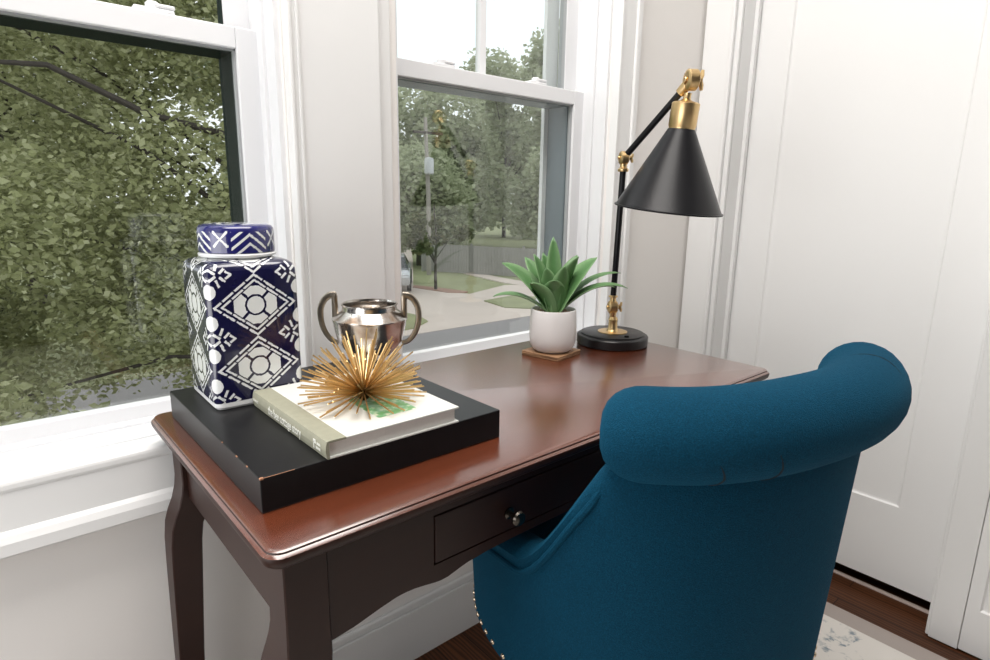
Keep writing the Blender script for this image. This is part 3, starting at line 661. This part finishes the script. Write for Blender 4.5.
def spine_text(body, size, y, z, sx=.72):
    cu = bpy.data.curves.new('txt', 'FONT'); cu.body = body; cu.size = size; cu.extrude = .00015; cu.align_x = 'LEFT'; cu.align_y = 'CENTER'
    o = bpy.data.objects.new('txt', cu); C.objects.link(o); bpy.context.view_layer.update()
    me = bpy.data.meshes.new_from_object(o.evaluated_get(bpy.context.evaluated_depsgraph_get())); bpy.data.objects.remove(o)
    # text runs along -Y, its top towards +Z, facing -X
    T = Matrix(((0, 0, -1, KX0 - .0014), (-sx, 0, 0, y), (0, 1, 0, z), (0, 0, 0, 1))); T = Matrix.Translation(-KO) @ T
    me.transform(T); me.materials.clear(); me.materials.append(ink_white)
    q = bpy.data.objects.new('title', me); C.objects.link(q); q.parent = sp; return q
zc = (KZ0 + KZ1) / 2
spine_text('the bee cottage story', .0175, .803, zc, .72)
spine_text('SCHULTZ', .0052, .861, zc, .9).name = 'author_lettering'
def mark(b):
    x0, x1 = KX0 - .0013, KX0 - .0009
    bx(b, x0, x1, .650, .657, zc + .001, zc + .006); bx(b, x0, x1, .6545, .657, zc - .006, zc + .003)
    for i in range(4): bx(b, x0, x1, .638 + i * .0025, .6398 + i * .0025, zc + .001, zc + .0038)
    for i in range(5): bx(b, x0, x1, .638 + i * .0026, .6399 + i * .0026, zc - .005, zc - .0018)
one('publisher_mark', ink_white, mark, sp, False, KO)
def picture_mat():
    g = G('printed_garden_picture'); v = g.mapped((1, 1, 1)); n = g.noise(v, 110, 4); n2 = g.noise(v, 55, 3)
    c = g.mix(g.op('MULTIPLY', g.op('SUBTRACT', n2, .42), 5), (.16, .42, .17), (.35, .62, .50)); c = g.mix(g.op('MULTIPLY', g.op('SUBTRACT', n, .50), 6), c, (.74, .80, .62))
    for nd in g.nt.nodes:
        if nd.type == 'MATH': nd.use_clamp = True
    g.color(c); g.set(Roughness=.4); return g.m
one('cover_picture', picture_mat(), lambda b: prism(b, rrect(.372, .432, .654, .742, .004), KZ1, KZ1 + .0003), kt, False, KO)['label'] = 'green printed picture on the cover'

# gold spiky ornament
UX, UY, UZ = .392, .729, KZ1 + .0125
ut = thing('spiky_ornament', 'gold starburst ornament of thin metal spikes resting on the book', 'ornament', (UX, UY, KZ1))
one('core', bronze, lambda b: lathe(b, [(.004, .0005), (.009, .005), (.0105, .0125), (.009, .019), (.004, .023)], n=20), ut, True)
dirs = []
NS = 178
for i in range(NS):
    z = 1 - ((i + .5) / NS) ** .78 * 1.13; ph = i * PI * (3 - math.sqrt(5)) + rnd.uniform(-.10, .10); z = max(-.12, min(.98, z + rnd.uniform(-.03, .03))); s = math.sqrt(1 - z * z)
    dirs.append(Vector((s * math.cos(ph), s * math.sin(ph), z)))
def spike_mesh(b, d, L):
    o = Vector((0, 0, .0125)); r = .00098
    if d.z < 0: L = min(L, .0118 / -d.z)
    tube(b, [o + d * .006, o + d * L], [r, r * 1.1], 6)
vd = Vector((-.40, -.72, .2)).normalized()
order = sorted(dirs, key=lambda d: -(d.dot(vd)))
for i, d in enumerate(order[:100]): one('spike', gold_spike, lambda b: spike_mesh(b, d, .089 * rnd.uniform(.88, 1.03)), ut, True)
def rest(b):
    for d in order[100:]: spike_mesh(b, d, .089 * rnd.uniform(.88, 1.03))
one('spikes', gold_spike, rest, ut, True)['kind'] = 'stuff'

# silver trophy cup
ux, uy, uz = .5025, .904, .7982
tt = thing('trophy_cup', 'tarnished silver two-handled cup behind the gold spiky ornament', 'cup', (ux, uy, uz), math.radians(-38))
tt.scale = (1.0, 1.0, 1.0)
def cup(b):
    lathe(b, [(.034, 0), (.036, .002), (.036, .006), (.026, .010), (.017, .016), (.015, .022), (.019, .028), (.034, .036), (.046, .048), (.0550, .062), (.0600, .081), (.0628, .096), (.0640, .0995), (.0640, .1012), (.0622, .1025), (.059, .1045), (.0490, .1135), (.0465, .1155), (.0462, .1225), (.0478, .1245), (.0474, .1262), (.0455, .1258), (.0446, .1225), (.0446, .1155), (.048, .111), (.056, .100), (.058, .088), (.048, .060), (.03, .040), (.002, .036)], n=56)
one('bowl', silver, cup, tt, True)
for s in (-1, 1):
    def handle(b):
        pts = [(s * .0590, 0, .098), (s * .0588, 0, .118), (s * .0590, 0, .1395)]
        tube(b, pts, [.0036, .0036, .0034], 8, squash=1.5)
        arc = [(s * .0570, 0, .1400), (s * .0670, 0, .1390), (s * .0770, 0, .1305), (s * .0830, 0, .1160), (s * .0835, 0, .0980), (s * .0800, 0, .0820), (s * .0735, 0, .0690), (s * .0650, 0, .0600), (s * .0545, 0, .0560)]
        # smooth arc
        P = []
        for i in range(len(arc) - 1):
            for k in range(4):
                t = k / 4; p0 = Vector(arc[max(i - 1, 0)]); p1 = Vector(arc[i]); p2 = Vector(arc[i + 1]); p3 = Vector(arc[min(i + 2, len(arc) - 1)])
                P.append(.5 * ((2 * p1) + (p2 - p0) * t + (2 * p0 - 5 * p1 + 4 * p2 - p3) * t * t + (3 * p1 - p0 - 3 * p2 + p3) * t ** 3))
        P.append(Vector(arc[-1])); tube(b, P, [.0038 - .0012 * i / len(P) for i in range(len(P))], 8, squash=1.6)
        lathe(b, [(.001, .138), (.004, .140), (.003, .1435), (.0008, .146)], (s * .058, 0, 0), 10)
    one('handle', silver_dark, handle, tt, True)

# coasters and potted plant
for i in range(3):
    c = thing('coaster', ('square brown wooden coaster at the bottom of the stack under the plant', 'square brown wooden coaster in the middle of the stack under the plant', 'square brown wooden coaster on top of its stack, right under the pot')[i], 'coaster', (.976, .919, .7552 + i * .0033), math.radians(11 + (0, 1.2, -.8)[i]), 'wooden coasters stacked under the plant')
    C.objects.unlink(c); bpy.data.objects.remove(c)
    o = one('coaster', cork, lambda b: stacked(b, -.0505, .0505, -.0505, .0505, .006, [(.0016, 0), (.0002, .0006), (.0002, .0023), (.0016, .0029)], 3), None, False)
    o.location = (.976, .919, .7552 + i * .0032); o.rotation_euler = (0, 0, math.radians(11 + (0, 1.2, -.8)[i]))
    tag(o, ('square brown wooden coaster at the bottom of the stack under the plant', 'square brown wooden coaster in the middle of the stack under the plant', 'square brown wooden coaster on top of its stack, right under the white pot')[i], 'coaster', 'wooden coasters stacked under the plant')
PZ = .7552 + 2 * .0032 + .0031
pt = thing('potted_plant', 'green spiky succulent in a small white ceramic pot beside the lamp', 'plant', (.976, .917, PZ))
one('pot', pot_white, lambda b: lathe(b, [(.030, 0), (.038, .001), (.045, .006), (.0505, .016), (.0530, .030), (.0535, .048), (.0525, .072), (.0510, .092), (.0500, .0962), (.0488, .0965), (.0478, .0945), (.0478, .086), (.040, .0845), (.002, .0845)], n=56), pt, True)
def pebbles(b):
    for _ in range(110):
        a = rnd.uniform(0, 2 * PI); r = .043 * math.sqrt(rnd.random()); s = rnd.uniform(.0025, .005)
        bmesh.ops.create_icosphere(b, subdivisions=1, radius=s, matrix=Matrix.Translation((r * math.cos(a), r * math.sin(a), .0865 + rnd.uniform(0, .002))) @ Matrix.Diagonal((1, 1, .7, 1)))
pb = one('gravel', pebbles_m, pebbles, pt, True); pb['kind'] = 'stuff'
def leaf(az, lean, L, wid, droop, tw=.55):
    def fn(b):
        uvl = b.loops.layers.uv.new('uv')
        n = 14; rows = []
        p = Vector((.006 * math.cos(az), .006 * math.sin(az), .080)); el = math.radians(90 - lean)
        h = Vector((math.cos(az), math.sin(az), 0)); side = Vector((-math.sin(az), math.cos(az), 0))
        for i in range(n + 1):
            t = i / n
            w = wid * (.55 + .45 * math.sin(min(1, t / .5) * PI / 2)) * (1 if t < .5 else math.cos((t - .5) / .5 * PI / 2) ** .75) * .5 + .0004
            e = el - math.radians(droop) * t ** 1.6
            d = h * math.cos(e) + Vector((0, 0, 1)) * math.sin(e); nrm = -h * math.sin(e) + Vector((0, 0, 1)) * math.cos(e)
            vd_ = Vector((-.64, -.73, .2)); want = vd_.cross(d).normalized()
            if want.dot(side) < 0: want = -want
            sd_ = side.lerp(want, tw).normalized(); sd_ = (sd_ - d * sd_.dot(d)).normalized(); nr_ = sd_.cross(d)
            if nr_.dot(nrm) < 0: nr_ = -nr_
            row = []
            for k, (s, cz) in enumerate(((-1, .34), (-.5, .10), (0, -.02), (.5, .10), (1, .34))): row.append((b.verts.new(p + sd_ * (s * w) + nr_ * (cz * w)), abs(s), t))
            rows.append(row); p = p + d * (L / n)
        for a, c in zip(rows, rows[1:]):
            for k in range(4):
                q = (a[k], a[k + 1], c[k + 1], c[k]); f = b.faces.new([v[0] for v in q])
                for l, v in zip(f.loops, q): l[uvl].uv = (v[1], v[2])
    o = one('leaf', leaf_green, fn, pt, True)
    md = o.modifiers.new('thick', 'SOLIDIFY'); md.thickness = .0012; md.offset = 0
# image directions: right = az -41 deg, towards the viewer = az -139 deg, left = az 139 deg
R = math.radians
for az, lean, L, wid, dr_ in ((60, 4, .165, .030, 4), (85, 12, .135, .030, 8), (125, 14, .135, .036, 10), (139, 32, .155, .044, 34), (100, 24, .140, .038, 22), (152, 50, .140, .024, 60), (-41, 24, .150, .046, 26), (-60, 13, .135, .042, 16), (0, 20, .140, .036, 18), (20, 34, .150, .030, 40),
                              (-44, 42, .170, .025, 72), (-30, 36, .175, .022, 62), (-20, 48, .160, .022, 60), (-139, 5, .090, .044, 50), (-165, 13, .110, .036, 10), (-105, 14, .115, .036, 8), (170, 24, .095, .036, 40)):
    leaf(R(az), lean, L * 1.07, wid * 1.22, dr_, .12 if wid < .027 else .36)

# desk lamp (arm swings in a plane of constant x, forward over the desk)
lx, ly = 1.172, .899
lt_ = thing('desk_lamp', 'black and brass adjustable desk lamp with cone shade on the desk corner', 'lamp', (lx, ly, .7552)); LO = Vector(lt_.location)
def lp(name, m, fn, parent=None, smooth=True, angle=None): return one(name, m, fn, parent or lt_, smooth, LO, angle)
lp('base', base_black, lambda b: lathe(b, [(.083, .7552), (.0862, .757), (.0868, .760), (.0868, .776), (.0848, .7785), (.079, .7795), (.077, .7805), (.077, .7832), (.0755, .7842), (.002, .7845)], (lx, ly, 0), 72))
lp('base_plate', gold, lambda b: lathe(b, [(.036, .7845), (.036, .7862), (.034, .7868), (.016, .7872), (.0135, .790), (.0115, .793), (.0105, .812), (.0115, .815), (.0100, .819), (.0085, .822)], (lx, ly, 0), 40))
lp('switch', dark_metal, lambda b: lathe(b, [(.006, .7842), (.006, .7880), (.004, .789)], (lx - .020, ly - .058, 0), 18))
def knuckle(b, c, r, half, nut):
    c = Vector(c)
    ka = Vector((.83, -.56, 0)).normalized()
    lathe(b, [(r * .55, -half - .0005), (r * .8, -half), (r, -half + .003), (r, half - .003), (r * .8, half), (r * .3, half + .001)], c, 32, ka)
    lathe(b, [(r * .22, 0), (r * .30, .002), (r * .26, .0035)], c - ka * (half + .0005), 16, -ka)
    tube(b, [c + ka * half, c + ka * (half + .010)], r * .28, 12)
    if nut:
        for s in (-1, 1): tube(b, [c + ka * (half + .006), c + ka * (half + .010) + Vector((0, 0, s * nut * .5)), c + ka * (half + .011) + Vector((0, 0, s * nut))], [r * .26, r * .24, r * .16], 8)
J1 = (lx, ly + .004, .846); J2 = (lx, .896, 1.199); J3 = (lx, .735, 1.349)
lp('lower_joint', gold, lambda b: (knuckle(b, J1, .0155, .011, .012), lathe(b, [(.0075, .820), (.0085, .830), (.0095, .838)], (lx, ly + .002, 0), 20), lathe(b, [(.010, .856), (.0075, .862), (.0075, .869), (.011, .871), (.011, .874), (.008, .8755)], (lx, J1[1], 0), 20)))
lp('pole', lamp_black, lambda b: tube(b, [(lx, J1[1], .872), (lx, J2[1], 1.178)], .0072, 18))
lp('elbow_joint', gold, lambda b: (knuckle(b, J2, .0155, .010, .010), lathe(b, [(.0115, 1.168), (.0125, 1.170), (.0125, 1.174), (.008, 1.178), (.0085, 1.188)], (lx, J2[1], 0), 20)))
A = Vector(J2); B = Vector(J3); ad = (B - A).normalized()
lp('arm', lamp_black, lambda b: tube(b, [A + ad * .014, B - ad * .026], .0072, 18))
lp('head_joint', gold, lambda b: (knuckle(b, J3, .0215, .012, .020), tube(b, [B - ad * .034, B - ad * .012], [.0105, .0115], 18)))
sh_top = Vector((lx, .741, 1.324)); ax = Vector((0, .020, -.175)).normalized()
sd = lp('shade', lamp_black, lambda b: lathe(b, [(.020, .070), (.0285, .0725), (.0295, .0745), (.1130, .2365), (.1140, .2375), (.1168, .2380), (.1174, .2398), (.1164, .2412), (.1135, .2410), (.1115, .2384), (.0285, .0775), (.018, .0765)], tuple(sh_top), 72, tuple(ax), caps=False), angle=30)
lp('socket_cap', gold, lambda b: lathe(b, [(.0085, .0), (.0075, .006), (.0085, .012), (.013, .0155), (.026, .018), (.0290, .0205), (.0290, .066), (.0275, .0685), (.0275, .0715), (.020, .072)], tuple(sh_top), 40, tuple(ax)), sd)
lp('bulb', mat('frosted_bulb', (.8, .8, .78), .4), lambda b: lathe(b, [(.013, .072), (.013, .100), (.020, .118), (.029, .142), (.030, .155), (.024, .172), (.010, .181), (.001, .182)], tuple(sh_top), 28, tuple(ax)), sd)

# ------------------------------------------------------------------ chair
CX, CY, CYAW = .8442, .5598, math.radians(-13)
ch = thing('upholstered_chair', 'teal upholstered roll-back barrel chair pulled up to the desk', 'chair', (CX, CY, .1192), CYAW)
ch.scale = (.9, .9, .9)   # seat width 0.62 m
CA, CB, CN = .342, .332, 2.4
def plan(t, off=0.0, sc=1.0):
    s, c = math.sin(t), math.cos(t)
    x = math.copysign(abs(s) ** (2 / CN), s) * (CA * sc); y = -math.copysign(abs(c) ** (2 / CN), c) * (CB * sc)
    # outward normal of the superellipse
    nx = math.copysign(abs(s) ** (2 - 2 / CN), s) / CA; ny = -math.copysign(abs(c) ** (2 - 2 / CN), c) / CB
    l = math.hypot(nx, ny) or 1
    return Vector((x + nx / l * off, y + ny / l * off, 0)), Vector((nx / l, ny / l, 0))
def sm(a, b, x):
    t = max(0, min(1, (x - a) / (b - a))); return t * t * (3 - 2 * t)
def rim(t):
    a = abs(math.degrees(t)); return .752 - .210 * sm(46, 82, a) - .090 * sm(80, 128, a)
ZB = .28; TH = .085
def shell(b):
    T = R(142); n = 96; rings = []
    for i in range(n + 1):
        t = -T + 2 * T * i / n; zt = rim(t); ring = []
        for k in range(9):
            z = ZB + (zt - .03 - ZB) * k / 8; sc = .93 + .07 * (z - ZB) / .45
            p, nn = plan(t, 0, min(sc, 1.0)); ring.append(p + Vector((0, 0, z)))
        for k in range(1, 6):
            a = PI * k / 6; p, nn = plan(t, -TH / 2 + TH / 2 * math.cos(a)); ring.append(p + Vector((0, 0, zt - .03 + .03 * math.sin(a))))
        for k in range(5):
            z = zt - .03 + (ZB + .02 - zt + .03) * k / 4; p, nn = plan(t, -TH); ring.append(p + Vector((0, 0, z)))
        rings.append([b.verts.new(p) for p in ring])
    m = len(rings[0])
    for a, c in zip(rings, rings[1:]):
        for k in range(m): b.faces.new((a[k], a[(k + 1) % m], c[(k + 1) % m], c[k]))
    b.faces.new(rings[0][::-1]); b.faces.new(rings[-1])
one('back_shell', teal, shell, ch, True, angle=60)
RT = R(43)
def roll(b):
    n = 72; rings = []; m = 28
    for i in range(-6, n + 7):
        u = i / n; uu = max(0, min(1, u)); t = -RT + 2 * RT * uu
        p, nn = plan(t, -.013)
        tang = Vector((-nn.y, nn.x, 0)); r = .066; ext = 0
        if u < 0 or u > 1:
            k = (-i if u < 0 else i - n) / 6; a = k * PI / 2; r = .066 * math.cos(a) ** .7 if k < 1 else .002; ext = math.sin(a) * .058
        sgn = -1 if u < .5 else 1
        # find the sweep direction at this end
        c = p + tang * (ext * sgn) + Vector((0, 0, .788 + .013 * uu))
        rings.append([b.verts.new(c + nn * (r * 1.0 * math.cos(2 * PI * j / m)) + Vector((0, 0, r * .98 * math.sin(2 * PI * j / m)))) for j in range(m)])
    for a, c in zip(rings, rings[1:]):
        for k in range(m): b.faces.new((a[k], a[(k + 1) % m], c[(k + 1) % m], c[k]))
    b.faces.new(rings[0][::-1]); b.faces.new(rings[-1])
one('back_roll', teal, roll, ch, True, angle=80)
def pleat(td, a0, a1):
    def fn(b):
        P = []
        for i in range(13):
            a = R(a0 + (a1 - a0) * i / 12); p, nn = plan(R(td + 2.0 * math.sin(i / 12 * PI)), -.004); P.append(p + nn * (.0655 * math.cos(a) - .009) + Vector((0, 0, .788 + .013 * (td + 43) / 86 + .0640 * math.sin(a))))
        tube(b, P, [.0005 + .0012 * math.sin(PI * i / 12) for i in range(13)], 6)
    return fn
crease_shade = mat('painted_crease_shade', (.0012, .008, .014), .9)  # dark colour paints the shade in the roll's pleat creases
for q in ((-28, -72, -12), (-16, -75, -5), (26, 42, 110)): one('pleat', crease_shade, pleat(*q), ch, True)
def piping(sgn):
    def fn(b):
        P = []
        for i in range(40):
            t = R(48 + 74 * i / 39) * sgn; p, nn = plan(t, .0015, min(1, .93 + .07 * (rim(t) - .042 - ZB) / .45)); P.append(p + Vector((0, 0, rim(t) - .042 + .05 * max(0, 1 - i / 5) ** 2)) - nn * (.02 * max(0, 1 - i / 4)))
        tube(b, P, .0058, 8)
    return fn
for s in (-1, 1): one('piping', teal, piping(s), ch, True)
def seat(b):
    rings = []; n = 64
    for ins, z in ((.10, .305), (.062, .31), (.058, .36), (.060, .39), (.070, .405), (.10, .415), (.18, .422), (.29, .424)):
        ring = []
        for i in range(n):
            t = -PI + 2 * PI * i / n; p, nn = plan(t, 0); k = 1 - ins / .32
            q = Vector((p.x * k, p.y * k + .03, z)); ring.append(b.verts.new(q))
        rings.append(ring)
    for a, c in zip(rings, rings[1:]):
        for k in range(n): b.faces.new((a[k], a[(k + 1) % n], c[(k + 1) % n], c[k]))
    b.faces.new(rings[0][::-1]); b.faces.new(rings[-1])
one('seat_cushion', teal, seat, ch, True)
nail = None
for i in range(66):
    t = R(-140 + 280 * i / 65); p, nn = plan(t, .0, .933); loc = p + Vector((0, 0, ZB + .012)); 
    if nail is None:
        nail = one('nailhead', nail_m, lambda b: lathe(b, [(.0052, -.001), (.0050, .0012), (.0036, .0028), (.001, .0034)], n=12), ch, True); o = nail
    else:
        o = nail.copy(); C.objects.link(o); o.parent = ch
    o.location = loc; o.rotation_euler = nn.to_track_quat('Z', 'Y').to_euler()
one('seat_base', dark_metal, lambda b: lathe(b, [(.20, .275), (.225, .28), (.225, .300), (.20, .306)], (0, 0.02, 0), 40), ch, True)
one('gas_column', dark_metal, lambda b: lathe(b, [(.032, -.02), (.032, .10), (.022, .105), (.022, .276)], (0, .02, 0), 24), ch, True)
for i in range(5):
    a = R(30 + 72 * i); d = Vector((math.cos(a), math.sin(a), 0))
    one('base_leg', dark_metal, lambda b: tube(b, [Vector((0, .02, -.0067)) + d * .02, Vector((0, .02, -.0217)) + d * .15, Vector((0, .02, -.0497)) + d * .235], [.022, .018, .014], 10), ch, True)
    one('caster', base_black, lambda b: (lathe(b, [(.010, -.022), (.027, -.020), (.028, -.004), (.020, -.002), (.020, .002), (.028, .004), (.027, .020), (.010, .022)], Vector((0, .02, -.0932)) + d * .235, 20, (-d.y, d.x, 0)), tube(b, [Vector((0, .02, -.0917)) + d * .235, Vector((0, .02, -.0467)) + d * .235], .006, 8)), ch, True)
